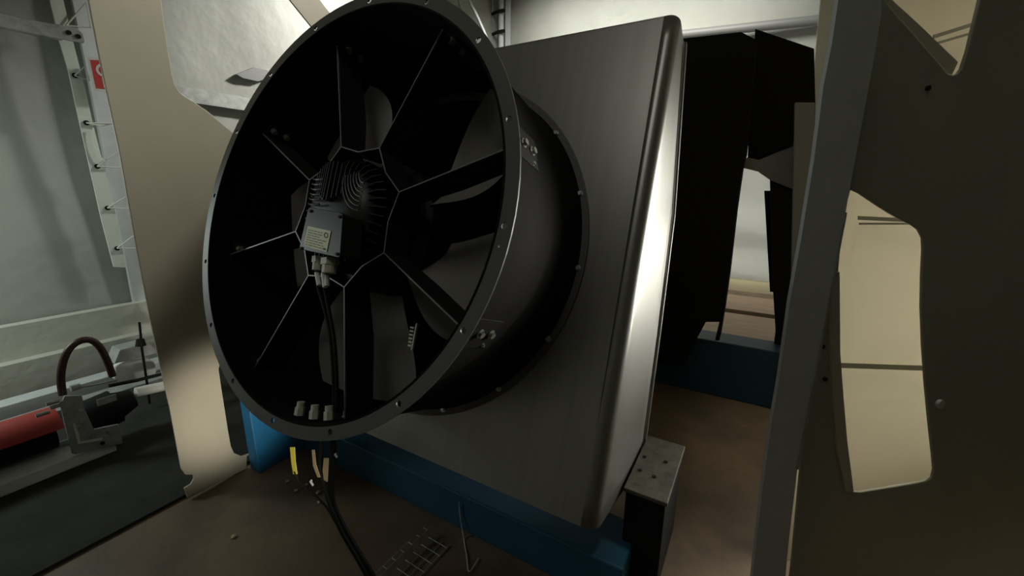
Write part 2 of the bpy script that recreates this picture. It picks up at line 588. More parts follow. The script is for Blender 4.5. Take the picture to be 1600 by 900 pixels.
# dark green-grey post
o = px_plate('steel_post', [(1203, 280), (1240, 262), (1240, 300), (1236, 460), (1225, 560), (1212, 628), (1203, 626), (1207, 560), (1212, 520), (1207, 440)],
             lambda p: on_y(p, 2.45), (0, .05, 0), 'black', bevel=.002)
tag(o, 'dark post right of the bright gap behind the cooler', 'post')
o = px_plate('black_strip', [(1194, 298), (1208, 298), (1215, 456), (1203, 456)], lambda p: on_y(p, 2.5), (0, .02, 0), 'black_matt')
tag(o, 'thin black upright strip inside the bright gap', 'strip')
o = px_plate('bracket', [(1167, 246), (1186, 250), (1215, 238), (1250, 225), (1250, 300), (1203, 281), (1184, 268), (1160, 262)],
             lambda p: on_y(p, 2.428), (0, .02, 0), 'grey')
tag(o, 'grey bracket under the black hood at the top of the bright gap', 'bracket')
# second black unit behind
o = px_plate('black_hood', [(1180, 45), (1272, 76), (1274, 160), (1272, 262), (1225, 242), (1168, 252), (1170, 200), (1176, 120)],
             lambda p: on_y(p, 2.5), (0, .3, 0), 'black_matt')
tag(o, 'black angular sheet metal hood behind the cooler, right of the black duct', 'hood')
o = px_plate('black_duct', [(985, 68), (1068, 60), (1158, 50), (1182, 62), (1176, 130), (1166, 240), (1161, 258), (1151, 328), (1140, 425), (1132, 483), (1124, 532),
                            (1117, 532), (1124, 503), (1103, 503), (1090, 527), (1070, 570), (960, 570)],
             lambda p: on_y(p, 2.2), (0, .12, 0), 'black_matt')
tag(o, 'tall black duct casing directly behind the cooler front panel', 'duct')

# ------------------------------------------------------------------ blue beams and pedestal
ZB = H - .962
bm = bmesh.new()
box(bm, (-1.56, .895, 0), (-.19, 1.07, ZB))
o = build('blue_beam', bm, 'blue_shaded_front', bevel=.006)
tag(o, 'blue steel beam in painted shade lying on the floor under the cooler panel', 'beam', 'blue floor beams')
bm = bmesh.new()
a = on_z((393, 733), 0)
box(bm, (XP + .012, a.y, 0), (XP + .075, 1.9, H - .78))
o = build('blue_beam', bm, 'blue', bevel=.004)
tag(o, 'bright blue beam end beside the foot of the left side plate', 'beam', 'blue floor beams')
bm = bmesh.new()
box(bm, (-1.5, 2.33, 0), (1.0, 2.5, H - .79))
o = build('blue_beam', bm, 'blue_shaded_rear', bevel=.006)
tag(o, 'blue cross beam in painted shade behind the cooler, in front of the bright gap', 'beam', 'blue floor beams')

ZT = H - .79
p = [on_z(q, ZT) for q in ((980, 750), (1043, 787), (1070, 697), (1000, 685))]
pd = empty('steel_pedestal', (sum(q.x for q in p) / 4, sum(q.y for q in p) / 4, 0),
           'square pedestal with pale bolted top plate under the right corner of the cooler', 'pedestal')
x0_, x1_ = p[0].x, p[1].x
y0_, y1_ = p[1].y, p[2].y
bm = bmesh.new()
inv = Matrix.Translation(pd.location).inverted()
box(bm, (x0_ + .005, y0_ + .005, 0), (x1_ - .005, y1_ - .005, ZT - .012), inv)
build('body', bm, 'black', pd, bevel=.004)
bm = bmesh.new()
box(bm, (x0_, y0_, ZT - .012), (x1_, y1_, ZT), inv)
build('top_plate', bm, 'beige_deep_shade', pd, bevel=.002)
for q in ((1000, 735), (1022, 745), (1007, 714), (1040, 722)):
    c = inv @ on_z(q, ZT)
    bm = bmesh.new()
    cyl(bm, c - Vector((0, 0, .002)), c + Vector((0, 0, .002)), .006, 14)
    build('bolt', bm, 'black', pd)

# ------------------------------------------------------------------ cooler cabinet (leans back)
CX, CZ = -.881844, .160422                  # fan axis in the tilted frame, relative to the eye
YF, YP = .6, .988
NH = 56


def circle(r, y, n=NH, a0=0, cx=0, cz=0):
    return [Vector((cx + r * math.cos(a0 + 2 * math.pi * i / n), y, cz + r * math.sin(a0 + 2 * math.pi * i / n))) for i in range(n)]


bot = Vector((CX, YP, -.467))
cab = empty('cooler_cabinet', EYE + RX @ bot, 'brushed steel cooler cabinet leaning back, with the big black fan on its front', 'cabinet', tilt=True)


def C(x, y, z):                              # tilted coordinates about the eye -> cabinet local
    return Vector((x, y, z)) - bot


XLE, XRE = -1.585, -.232
ztop, zbot = .790, -.467
# front sheet with the round fan opening
bm = bmesh.new()
out = [C(XLE, YP, zbot), C(XRE - .038, YP, zbot), C(XRE - .038, YP, ztop), C(XLE, YP, ztop)]
prism(bm, out, (0, .004, 0), [[C(q.x, YP, q.z) for q in circle(.47, 0, NH, 0, CX, CZ)]])
fp = build('front_panel', bm, 'steel', cab)
# rounded vertical corner and side return, deeper towards the bottom
bm = bmesh.new()
rows = []
NR = 24
for i in range(NR + 1):
    t = i / NR
    z = zbot + (ztop - zbot) * t
    depth = .47 - .21 * t if t < .67 else .33 - .23 * (t - .67) / .33
    rr = .036 - .01 * t
    prof = [(XRE - .038, 0)]
    xe = XRE - .006 * 0
    for j in range(0, 9):
        a = math.pi / 2 * j / 8
        prof.append((xe - rr + rr * math.sin(a), rr - rr * math.cos(a)))
    for j in range(1, 6):
        prof.append((xe, rr + (depth - rr) * j / 5))
    rise = .33 if t < .2 else 0
    row = []
    for (x, y) in prof:
        zz = z + (max(0, (.30 - t) / .30) * y * .12)
        if t > .97:
            zz -= .012 * min(1, y / .06)
        row.append(bm.verts.new(C(x, YP + y, zz)))
    rows.append(row)
for a, b in zip(rows, rows[1:]):
    for j in range(len(a) - 1):
        bm.faces.new((a[j], a[j + 1], b[j + 1], b[j]))
sp_ = build('side_panel', bm, 'steel', cab)
for p_ in sp_.data.polygons:
    p_.use_smooth = True
md = sp_.modifiers.new('thick', 'SOLIDIFY')
md.thickness = 0.003
bm = bmesh.new()
pts_ = [C(XRE + .002, YP + d_, z_) for (d_, z_) in ((.46, zbot + .03), (.40, .0), (.325, .375), (.10, ztop - .015))]
for a_, b_ in zip(pts_, pts_[1:]):
    prism(bm, [a_ - Vector((0, .012, 0)), b_ - Vector((0, .012, 0)), b_, a_], (.006, 0, 0))
build('edge_trim', bm, 'steel', cab)
# top and bottom and left lips
bm = bmesh.new()
box(bm, C(XLE, YP, ztop - .004), C(XRE - .05, YP + .12, ztop))
build('top_lip', bm, 'steel', cab)
bm = bmesh.new()
box(bm, C(XLE, YP + .004, zbot), C(XRE - .06, YP + .16, zbot + .004))
build('bottom_lip', bm, 'steel', cab)
bm = bmesh.new()
box(bm, C(XLE, YP + .004, zbot + .004), C(XLE + .004, YP + .4, ztop - .004))
build('left_panel', bm, 'steel', cab)
# dark interior of the cabinet
bm = bmesh.new()
z0, z1, y0, y1, xa, xb = zbot + .05, ztop - .06, YP + .006, YP + .42, XLE + .006, XRE - .07
V = [bm.verts.new(C(*q)) for q in ((xa, y0, z0), (xb, y0, z0), (xb, y0, z1), (xa, y0, z1), (xa, y1, z0 + .1), (xb, y1, z0 + .1), (xb, y1, z1), (xa, y1, z1))]
for f in ((4, 5, 6, 7), (0, 1, 5, 4), (3, 2, 6, 7), (0, 3, 7, 4), (1, 2, 6, 5)):
    bm.faces.new([V[i] for i in f])
build('inner_casing', bm, 'black_matt', cab)

# ------------------------------------------------------------------ axial fan
org = Vector((CX, YP - .002, CZ))            # centre of the rear flange
fan = empty('axial_fan', EYE + RX @ org, 'large black axial fan with octagonal guard arms bolted to the steel cabinet', 'fan', tilt=True)


def K(r, deg, y):                            # polar in the fan, y' absolute
    a = math.radians(deg)
    return Vector((r * math.cos(a), y - org.y, r * math.sin(a)))


def L(dx, y, dz):
    return Vector((dx, y - org.y, dz))


RI, ROUT, RCAS = .4905, .521, .4935
holes_f = []
for k in range(16):
    holes_f.append([K(.504, 87.9 - 22.5 * k, YF) + L(.0065 * math.cos(a), org.y, .0065 * math.sin(a)) for a in [2 * math.pi * j / 10 for j in range(10)]])
for ad in (-2.0 - 4.2,):
    holes_f.append([K(.504, ad, YF) + L(.003 * math.cos(a), org.y, .003 * math.sin(a)) for a in [2 * math.pi * j / 8 for j in range(8)]])
bm = bmesh.new()
prism(bm, [K(ROUT, 360 * i / 96, YF) for i in range(96)], (0, .004, 0), [[K(RI, 360 * i / 96, YF) for i in range(96)]] + holes_f)
build('front_flange', bm, 'flange', fan)
bm = bmesh.new()
prism(bm, [K(.519, 360 * i / 96, YP - .008) for i in range(96)], (0, .006, 0), [[K(RI - .004, 360 * i / 96, YP - .008) for i in range(96)]])
build('rear_flange', bm, 'flange', fan)
# casing: thin rolled sheet with rolled edges and a bead near the rear
prof = [(RI, YF - .001), (RI + .0035, YF + .001), (RCAS + .004, YF + .006), (RCAS, YF + .014), (RCAS, YP - .03), (RCAS + .005, YP - .02), (RCAS + .008, YP - .008),
        (RCAS - .002, YP - .008), (RCAS - .005, YP - .03), (RCAS - .006, YF + .014), (RI - .003, YF + .004), (RI - .003, YF - .001)]
bm = bmesh.new()
NS = 128
rr_ = [[bm.verts.new(K(r, 360 * i / NS, y)) for (r, y) in prof] for i in range(NS)]
for i in range(NS):
    a, b = rr_[i], rr_[(i + 1) % NS]
    for j in range(len(prof)):
        bm.faces.new((a[j], a[(j + 1) % len(prof)], b[(j + 1) % len(prof)], b[j]))
build('casing', bm, 'casing', fan, smooth=True)


def bolt(center, axis, r, hgt, parent, name='bolt', m='bolt'):
    bm = bmesh.new()
    axis = Vector(axis).normalized()
    c = Vector(center)
    cyl(bm, c, c + axis * hgt * .25, r * 1.35, 18)
    cyl(bm, c + axis * hgt * .25, c + axis * hgt, r, 6)
    return build(name, bm, m, parent)


for k in range(16):
    bolt(K(.503, 41.8 - 22.35 * k, YP - .008), (0, -1, 0), .0058, .008, fan)
ARMS = [109 - 45.3 * k for k in range(8)]
YA0, YA1 = .66, .735
for i, ad in enumerate(ARMS):
    a = math.radians(ad)
    er, et = Vector((math.cos(a), 0, math.sin(a))), Vector((-math.sin(a), 0, math.cos(a)))
    bm = bmesh.new()                          # thin plate standing on edge, from the octagon to the casing
    P = [K(.184, ad, YA0), K(.44, ad, YA0), K(.484, ad, YA0 - .004), K(.484, ad, YA1), K(.30, ad, YA1 + .01), K(.184, ad, YA1)]
    prism(bm, [q - et * .0016 for q in P], et * .0032)
    armo = build('arm', bm, 'arm', fan)
    bm = bmesh.new()                          # foot of the arm on the casing wall
    box(bm, (-.022, -.036, -.0015), (.022, .036, .0015), Matrix.Translation(K(.4835, ad - 2.2, .697)) @ Matrix(((et.x, 0, er.x), (0, 1, 0), (et.z, 0, er.z))).to_4x4())
    build('foot', bm, 'arm', armo)
    bm = bmesh.new()
    P = [K(.184, ad, YA0 - .0012), K(.484, ad, YA0 - .0052), K(.484, ad, YA0 - .004), K(.44, ad, YA0 - .0002), K(.184, ad, YA0 - .0002)]
    prism(bm, [q - et * .0014 for q in P], et * .0028)
    build('lit_front_edge', bm, 'edge', armo)
    for yy in (.677, .716):
        bolt(K(.482, ad - 2.5, yy), -er, .0068, .013, armo)
        bolt(K(RCAS, ad + 1.2, yy - .002), er, .0072, .009, armo)
    bolt(K(RCAS, ad - 2.0, .712), er, .0036, .005, armo)
    bm = bmesh.new()
    box(bm, (-.034, -.045, 0), (.034, .045, .0015), Matrix.Translation(K(RCAS - .0005, ad + 1.0, .69)) @ Matrix(((et.x, 0, er.x), (0, 1, 0), (et.z, 0, er.z))).to_4x4())
    build('backing_plate', bm, 'black', armo, bevel=.001)
# octagonal ring around the motor
bm = bmesh.new()
ringp = []
for i, ad in enumerate(ARMS):
    ringp.append((.184, ad))
    ringp.append((.158, ad - 22.65))
for i in range(16):
    (r1, a1), (r2, a2) = ringp[i], ringp[(i + 1) % 16]
    q1, q2 = K(r1, a1, YA0), K(r2, a2, YA0)
    n = (q2 - q1).cross(Vector((0, 1, 0))).normalized()
    prism(bm, [q1 - n * .0017, q2 - n * .0017, q2 - n * .0017 + Vector((0, .07, 0)), q1 - n * .0017 + Vector((0, .07, 0))], n * .0034)
mr = build('motor_ring', bm, 'arm', fan)
bm = bmesh.new()
for i in range(16):
    (r1, a1), (r2, a2) = ringp[i], ringp[(i + 1) % 16]
    q1, q2 = K(r1, a1, YA0 - .0012), K(r2, a2, YA0 - .0012)
    n = (q2 - q1).cross(Vector((0, 1, 0))).normalized()
    prism(bm, [q1 - n * .0015, q2 - n * .0015, q2 - n * .0015 + Vector((0, .001, 0)), q1 - n * .0015 + Vector((0, .001, 0))], n * .003)
build('lit_front_edge', bm, 'edge', mr)

# motor with cooling fins
bm = bmesh.new()
prof = [(0, .622), (.05, .622), (.085, .628), (.108, .642), (.116, .66), (.118, .76), (.10, .775), (0, .775)]
NS = 48
rg = [[bm.verts.new(K(r, 360 * i / NS, y)) for (r, y) in prof[1:-1]] for i in range(NS)]
for i in range(NS):
    a, b = rg[i], rg[(i + 1) % NS]
    for j in range(len(a) - 1):
        bm.faces.new((a[j], a[j + 1], b[j + 1], b[j]))
bm.faces.new([q[0] for q in rg])
bm.faces.new([q[-1] for q in rg])
mo = build('motor', bm, 'motor', fan, smooth=True)
for k in range(40):                           # side ribs
    ad = 360 * k / 40
    a = math.radians(ad)
    et = Vector((-math.sin(a), 0, math.cos(a)))
    bm = bmesh.new()
    P = [K(.108, ad, .640), K(.128, ad, .646), K(.142, ad, .662), K(.142, ad, .752), K(.108, ad, .762)]
    prism(bm, [q - et * .0013 for q in P], et * .0026)
    build('cooling_fin', bm, 'motor', mo)
for k in range(12):                           # upright ribs on the front face
    x = -.066 + .012 * k
    zt = math.sqrt(max(.0001, .112 ** 2 - x * x))
    zb = .015 + .035 * abs(math.sin(k * .9)) * 0 + .5 * abs(x + .0)
    bm = bmesh.new()
    box(bm, L(x - .0012, .600 + .25 * abs(x), zb), L(x + .0012, .632, zt))
    build('cooling_fin', bm, 'motor', mo)
for k in range(7):                            # curved ribs right of the middle
    r0 = .026 + .0105 * k
    bm = bmesh.new()
    tube(bm, [L(.112 + r0 * .85 * math.cos(math.radians(an)), .612, .088 + r0 * math.sin(math.radians(an))) for an in range(186, 272, 14)], .0018, 5, 2)
    build('cooling_fin', bm, 'motor', mo)
for k in range(6):                            # short ribs left of the middle
    bm = bmesh.new()
    z = .070 - .0125 * k
    tube(bm, [L(-.088, .622, z + .006), L(-.06, .612, z), L(-.03, .612, z + .002)], .0024, 5, 3)
    build('cooling_fin', bm, 'motor', mo)
# terminal box with a rating label
h = lambda y: (lambda p: on_tilt(p, y) - org)
hb = h(.575)
bq = rounded([(482, 323), (536, 333), (531, 403), (467, 389)], 5, 3)
bm = bmesh.new()
prism(bm, [hb(p) for p in bq], (0, .055, 0))
tb = build('terminal_box', bm, 'motor', fan, bevel=.002)
bm = bmesh.new()
hl = h(.5738)
lq = [(481, 353), (517, 361), (510, 394), (474, 384)]
prism(bm, [hl(p) for p in lq], (0, .001, 0))
lb = build('rating_label', bm, 'label', tb)
tag(lb, 'pale yellow-green rating label')


def bil(u, v):
    a = Vector(lq[0]).lerp(Vector(lq[1]), u)
    b = Vector(lq[3]).lerp(Vector(lq[2]), u)
    return a.lerp(b, v)


bm = bmesh.new()
hi_ = h(.5732)
rng = random.Random(4)
for k in range(7):
    v = .16 + .12 * k
    u = .06
    while u < .94:
        du = rng.uniform(.06, .2)
        if (u + du > .70 and v < .42):
            break
        if u + du > .95:
            break
        prism(bm, [hi_(bil(u, v)), hi_(bil(u + du, v)), hi_(bil(u + du, v + .03)), hi_(bil(u, v + .03))], (0, .0004, 0))
        u += du + .04
c = bil(.83, .24)
prism(bm, [hi_((c.x + 3.4 * math.cos(t), c.y + 4.4 * math.sin(t))) for t in [2 * math.pi * j / 16 for j in range(16)]], (0, .0004, 0),
      [[hi_((c.x + 2.2 * math.cos(t), c.y + 3.0 * math.sin(t))) for t in [2 * math.pi * j / 12 for j in range(12)]]])
c = bil(.9, .88)
prism(bm, [hi_((c.x - 2, c.y - 2)), hi_((c.x + 1.5, c.y - 1)), hi_((c.x + 1, c.y + 2)), hi_((c.x - 2.5, c.y + 1))], (0, .0004, 0))
build('print', bm, 'ink', tb)
# lid screws
for q in ((486, 330), (531, 339), (527, 397), (471, 388)):
    c = hb(q)
    bm = bmesh.new()
    cyl(bm, c, c - Vector((0, .003, 0)), .0035, 8)
    build('screw', bm, 'arm', tb)
# cable glands under the box
for (a, b, r) in (((497, 401), (495, 422), .0125), ((516, 404), (514, 427), .019)):
    A, B = h(.6)(a), h(.6)(b)
    bm = bmesh.new()
    d = (B - A)
    cyl(bm, A, A + d * .45, r, 6)
    cyl(bm, A + d * .45, B, r * .82, 14)
    g_ = build('cable_gland', bm, 'pale', fan)
# cables from glands down inside the fan with white sleeves
for (pts, r) in (([(495, 420), (496, 445), (506, 480), (515, 520), (520, 575), (522, 640)], .004), ([(512, 425), (508, 450), (515, 490), (522, 530), (526, 590), (526, 645)], .0045)):
    bm = bmesh.new()
    tube(bm, [h(.605 + .008 * i)(q) for i, q in enumerate(pts)], r, 8)
    cb = build('motor_cable', bm, 'black', fan, smooth=True)
for (a, b) in (((495, 426), (499, 446)), ((505, 427), (508, 449)), ((511, 430), (511, 447))):
    bm = bmesh.new()
    cyl(bm, h(.602)(a), h(.602)(b), .0055, 10)
    build('white_sleeve', bm, 'white', fan)
# rotor hub
bm = bmesh.new()
prof = [(.05, .775), (.165, .775), (.178, .785), (.18, .86), (.165, .872), (.05, .872)]
NS = 48
rg = [[bm.verts.new(K(r, 360 * i / NS, y)) for (r, y) in prof] for i in range(NS)]
for i in range(NS):
    a, b = rg[i], rg[(i + 1) % NS]
    for j in range(len(prof)):
        bm.faces.new((a[j], a[(j + 1) % 6], b[(j + 1) % 6], b[j]))
hub = build('rotor_hub', bm, 'black', fan, smooth=True)
# five sickle blades
BL = [127, 43, -17, -91, -176]
for bi, bc in enumerate(BL):
    bm = bmesh.new()
    NRr, NC = 14, 10
    grid = []
    for i in range(NRr + 1):
        r = .172 + (.466 - .172) * i / NRr
        t = i / NRr
        half = math.radians((15 if bi == 1 else 19) + 8 * math.sin(math.pi * min(1, t * .9)) - 3 * t)
        sweep = math.radians(-6 + 10 * t * t)
        row = []
        for j in range(NC + 1):
            u = -1 + 2 * j / NC
            ang = math.radians(bc) + sweep + u * half
            yy = .825 + u * (.048 - .018 * t) + .012 * (1 - u * u)
            row.append(bm.verts.new(K(r, math.degrees(ang), yy)))
        grid.append(row)
    for i in range(NRr):
        for j in range(NC):
            bm.faces.new((grid[i][j], grid[i][j + 1], grid[i + 1][j + 1], grid[i + 1][j]))
    bmesh.ops.solidify(bm, geom=bm.faces[:], thickness=0.005)
    bl = build('blade', bm, 'blade', fan, smooth=True)
    if bi == 3:
        bm = bmesh.new()
        for j in range(6):
            box(bm, (-.006, -.004, -.0022), (.006, .004, .0022), Matrix.Translation(h(.80)((645 - j * .7, 512 + j * 5.6))))
        box(bm, (-.002, -.003, -.034), (.002, .003, .034), Matrix.Translation(h(.80)((648, 526))))
        build('balance_clip', bm, 'pale', bl)
# pale fittings lying in the bottom of the casing
for k, q in enumerate(((468, 645), (491, 650), (514, 653))):
    c = on_tilt(q, .628) - org
    c = c * 1.0
    rr0 = math.hypot(c.x, c.z)
    c = Vector((c.x * .468 / rr0, c.y, c.z * .468 / rr0))
    bm = bmesh.new()
    up = Vector((-(c.x), 0, -(c.z))).normalized()
    cyl(bm, c - up * .014, c + up * .004, .011, 6)
    cyl(bm, c + up * .004, c + up * .016, .0085, 12)
    build('cable_gland', bm, 'pale', fan)

# ------------------------------------------------------------------ cables and tags under the fan
YC = .6


def hy(p, y=YC):
    return on_y(p, y)


def cable(name, pts, r, m, label, cat, group=None, y=YC):
    bm = bmesh.new()
    tube(bm, [hy(p, y) if len(p) == 2 else on_y(p[:2], p[2]) for p in pts], r, 10)
    o = build(name, bm, m, smooth=True)
    return tag(o, label, cat, group)


cable('power_cable', [(520, 683), (521, 720), (517, 762), (522, 793), (540, 830), (562, 868), (584, 905), (604, 950)], .0085, 'black',
      'thickest black cable hanging below the fan down to the floor', 'cable', 'cables below the fan', .61)
cable('power_cable', [(505, 684), (500, 720), (506, 756), (516, 790), (532, 828), (555, 868), (575, 905), (590, 950)], .0055, 'black',
      'thinner black cable hanging left beside the thickest one below the fan', 'cable', 'cables below the fan', .595)
cable('power_cable', [(460, 737), (468, 752), (484, 767), (503, 785), (514, 798), (524, 816)], .003, 'black',
      'thin black cable running from the yellow tag to the cable bundle', 'cable', 'cables below the fan', .585)
for k, (q, m, lab) in enumerate((([(453, 699), (460, 699), (461, 720), (464, 741), (458, 741), (455, 722)], 'yellow', 'yellow strip tag on the thin cable left of the bundle'),
                                 ([(506, 716), (513, 716), (512, 735), (511, 753), (506, 750), (504, 735)], 'tan', 'tan strip tag on the thick black cable bundle'),
                                 ([(487, 703), (491, 703), (493, 725), (500, 746), (496, 746), (489, 728)], 'tan', 'narrow tan strip tag between the yellow tag and the bundle'))):
    o = px_plate('cable_tag', q, lambda p: on_y(p, .585 - .0 * k), (0, .002, 0), m)
    tag(o, lab, 'tag', 'tags on the cables below the fan')
for k, (q, s, lab) in enumerate((((487, 755), .008, 'small white clip lying beside the cable bundle'), ((525, 712), .006, 'small white clip on the cable bundle just under the fan'))):
    c = on_y(q, .575 if k == 0 else .599)
    bm = bmesh.new()
    box(bm, (-s, -.002, -s * .4), (s, .002, s * .4), Matrix.Translation(c) @ Matrix.Rotation(.7, 4, 'Y'))
    box(bm, (-s, -.002, s * .5), (-s * .3, .002, s * 1.1), Matrix.Translation(c) @ Matrix.Rotation(.7, 4, 'Y'))
    tag(build('cable_clip', bm, 'white', bevel=.001), lab, 'clip', 'white clips by the cables')
# dust clumps on the floor
rng = random.Random(7)
spots = [(449, 752), (463, 766), (497, 769), (500, 784), (478, 757), (365, 838)]
places = ['nearest the yellow tag', 'just below the yellow tag', 'left of the cable bundle', 'under the thin cable', 'beside the thin cable', 'alone on the open brown floor']
for k, q in enumerate(spots):
    c = on_z(q, .004)
    bm = bmesh.new()
    r_ = bmesh.ops.create_icosphere(bm, subdivisions=2, radius=.007)
    for v in r_['verts']:
        v.co = Vector((v.co.x * rng.uniform(.8, 1.5), v.co.y * rng.uniform(.8, 1.4), v.co.z * .5)) + c
    tag(build('debris_chip', bm, 'tan'), 'small pale crumb of debris on the floor, ' + places[k], 'debris', 'crumbs of debris on the brown floor')

# welded wire tray lying on the floor
wt = empty('wire_tray', on_z((640, 850), 0), 'welded wire cable tray lying on the floor at the bottom of the photo', 'cable tray')
inv = Matrix.Translation(wt.location).inverted()
A0, A1 = on_z((666, 820), .03), on_z((580, 902), .03)
B0, B1 = on_z((671, 831), .03), on_z((590, 915), .03)
dirw = (A1 - A0)
side = Vector((-dirw.y, dirw.x, 0)).normalized()
if side.x < 0:
    side = -side
for k in range(5):
    bm = bmesh.new()
    o_ = side * (.0 if k == 0 else .018 + .026 * (k - 1))
    z_ = Vector((0, 0, 0 if k < 2 else -.026))
    tube(bm, [inv @ (A0 + o_ + z_), inv @ (A1 + dirw * .25 + o_ + z_)], .0014, 6, 1)
    build('long_wire', bm, 'galv', wt)
for k in range(9):
    t = .06 + .15 * k
    bm = bmesh.new()
    p0 = A0 + dirw * t
    tube(bm, [inv @ p0, inv @ (p0 + side * .018), inv @ (p0 + side * .02 + Vector((0, 0, -.026))), inv @ (p0 + side * .1 + Vector((0, 0, -.026)))], .0014, 6, 1)
    build('cross_wire', bm, 'galv', wt)

bm = bmesh.new()
pts = [on_y((717, 785), .888), on_y((719, 806), .888), on_z((724, 838), .006), on_z((729, 868), .004), on_z((733, 893), .004), on_z((748, 872), .004)]
tube(bm, pts, .0016, 6)
tag(build('white_string', bm, 'white'), 'thin white string hanging over the blue beam onto the floor', 'string')

# ------------------------------------------------------------------ left tent wall hardware
XW = XL + .1
hem_pix = [(62, -60), (78, 0), (92, 60), (107, 110), (122, 180), (140, 260), (158, 340), (178, 417), (197, 418), (183, 345), (165, 270), (147, 200), (128, 118), (113, 60), (99, 0), (88, -60)]
o = px_plate('cloth_hem', hem_pix, lambda p: on_x(p, XW), (-.012, 0, 0), 'hem')
tag(o, 'pale cloth hem with eyelets on the left tent wall', 'hem')
hem = o
EY = [(117, 118), (135, 192), (152, 260), (168, 325), (183, 388)]
for q in EY:
    c = on_x(q, XW)
    bm = bmesh.new()
    cyl(bm, c - Vector((.004, 0, 0)), c + Vector((.006, 0, 0)), .013, 14)
    build('eyelet', bm, 'black', hem)
o = px_plate('tent_post', [(98, -60), (113, 0), (130, 80), (150, 180), (166, 260), (186, 350), (205, 450), (218, 520), (246, 600), (262, 640), (262, 520), (228, 380), (200, 260), (172, 130), (150, 30), (135, -60)],
             lambda p: on_x(p, XL + .045), (-.03, 0, 0), 'dark_galv')
tag(o, 'dark grey tent post between the laced cloth hem and the beige plate', 'post')
hooks = [((117, 118), (134, 103), (140, 126)), ((135, 192), (175, 193), (158, 197)), ((152, 260), (183, 238), (188, 262)), ((168, 325), (196, 308), (200, 326)), ((183, 388), (209, 368), (213, 388)), ((103, 40), (134, 5), (142, 43))]
names = ['beside the fire hose sign', 'just below the fire hose sign', 'third from the bottom of the hem', 'second from the bottom of the hem', 'at the bottom end of the hem', 'above the clamp bar']
for q, nm in zip(hooks, names):
    bm = bmesh.new()
    P = [on_x(q[0], XW + .012), on_x(q[1], XW + .02), on_x(q[2], XW + .012), on_x(q[0], XW + .016)]
    tube(bm, P, .004, 6, 1)
    tag(build('lacing_cord', bm, 'hem'), 'thin white lacing cord of the tent wall, ' + nm, 'cord', 'lacing cords of the left tent wall')
bm = bmesh.new()
tube(bm, [on_x(p, XW + .02) for p in ((146, 200), (148, 222), (156, 243), (164, 252))], .004, 6)
tag(build('lacing_cord', bm, 'hem'), 'slack loop of lacing cord hanging between two eyelets below the sign', 'cord', 'lacing cords of the left tent wall')

cb = empty('clamp_bar', on_x((60, 45), XW + .06), 'galvanised clamp bar across the top left of the tent wall', 'bar')
inv = Matrix.Translation(cb.location).inverted()
bm = bmesh.new()
hc = lambda p: inv @ on_x(p, XW + .06)
prism(bm, [hc(p) for p in ((-60, 8), (0, 20), (50, 31), (96, 39), (100, 62), (60, 55), (0, 42), (-60, 32))], (-.04, 0, 0))
build('tube', bm, 'galv', cb, bevel=.004)
bm = bmesh.new()
prism(bm, [hc(p) for p in ((94, 40), (120, 43), (130, 52), (133, 64), (131, 67), (112, 64), (98, 61))], (-.015, 0, 0))
en = build('end_bracket', bm, 'galv', cb, bevel=.002)
for q in ((107, 51), (122, 57)):
    c = hc(q)
    bm = bmesh.new()
    cyl(bm, c - Vector((.002, 0, 0)), c + Vector((.008, 0, 0)), .011, 8)
    build('bolt', bm, 'black', en)

# fire hose sign, half hidden by the beige plate
XS = XW + .07
sg = empty('fire_sign', on_x((150, 117), XS), 'red fire equipment sign with white border beside the beige plate', 'sign')
inv = Matrix.Translation(sg.location).inverted()
hs = lambda d: (lambda p: inv @ on_x(p, XS + d))


def sq(u, v):                                # sign corners: (136,89) (183,92) (196,148) (147,143)
    a = Vector((136, 89)).lerp(Vector((180, 91)), u)
    b = Vector((147, 142)).lerp(Vector((192, 146)), u)
    return a.lerp(b, v)


bm = bmesh.new()
prism(bm, [hs(0)(sq(*q)) for q in ((0, 0), (1, 0), (1, 1), (0, 1))], (-.004, 0, 0))
build('backing', bm, 'white', sg)
bm = bmesh.new()
prism(bm, [hs(.001)(sq(*q)) for q in ((.09, .08), (.91, .08), (.91, .92), (.09, .92))], (-.001, 0, 0))
build('red_field', bm, 'sign_red', sg)
bm = bmesh.new()                             # hose reel symbol
prism(bm, [hs(.002)(sq(.50 + .28 * math.cos(t), .37 + .2 * math.sin(t))) for t in [2 * math.pi * j / 20 for j in range(20)]], (-.001, 0, 0),
      [[hs(.002)(sq(.50 + .19 * math.cos(t), .37 + .13 * math.sin(t))) for t in [2 * math.pi * j / 16 for j in range(16)]]])
prism(bm, [hs(.002)(sq(*q)) for q in ((.38, .575), (.50, .575), (.50, .88), (.38, .88))], (-.001, 0, 0))
prism(bm, [hs(.002)(sq(*q)) for q in ((.505, .76), (.72, .78), (.72, .87), (.505, .87))], (-.001, 0, 0))
build('hose_symbol', bm, 'white', sg)

# bent grey plate showing left of the fan rim
o = px_plate('metal_bracket', [(370, 116), (397, 105), (418, 110), (425, 120), (404, 127), (380, 122)], lambda p: on_x(p, XL + .06), (-.07, 0, 0), 'grey')
tag(o, 'small wedge shaped grey metal bracket sticking out left of the fan rim', 'bracket')
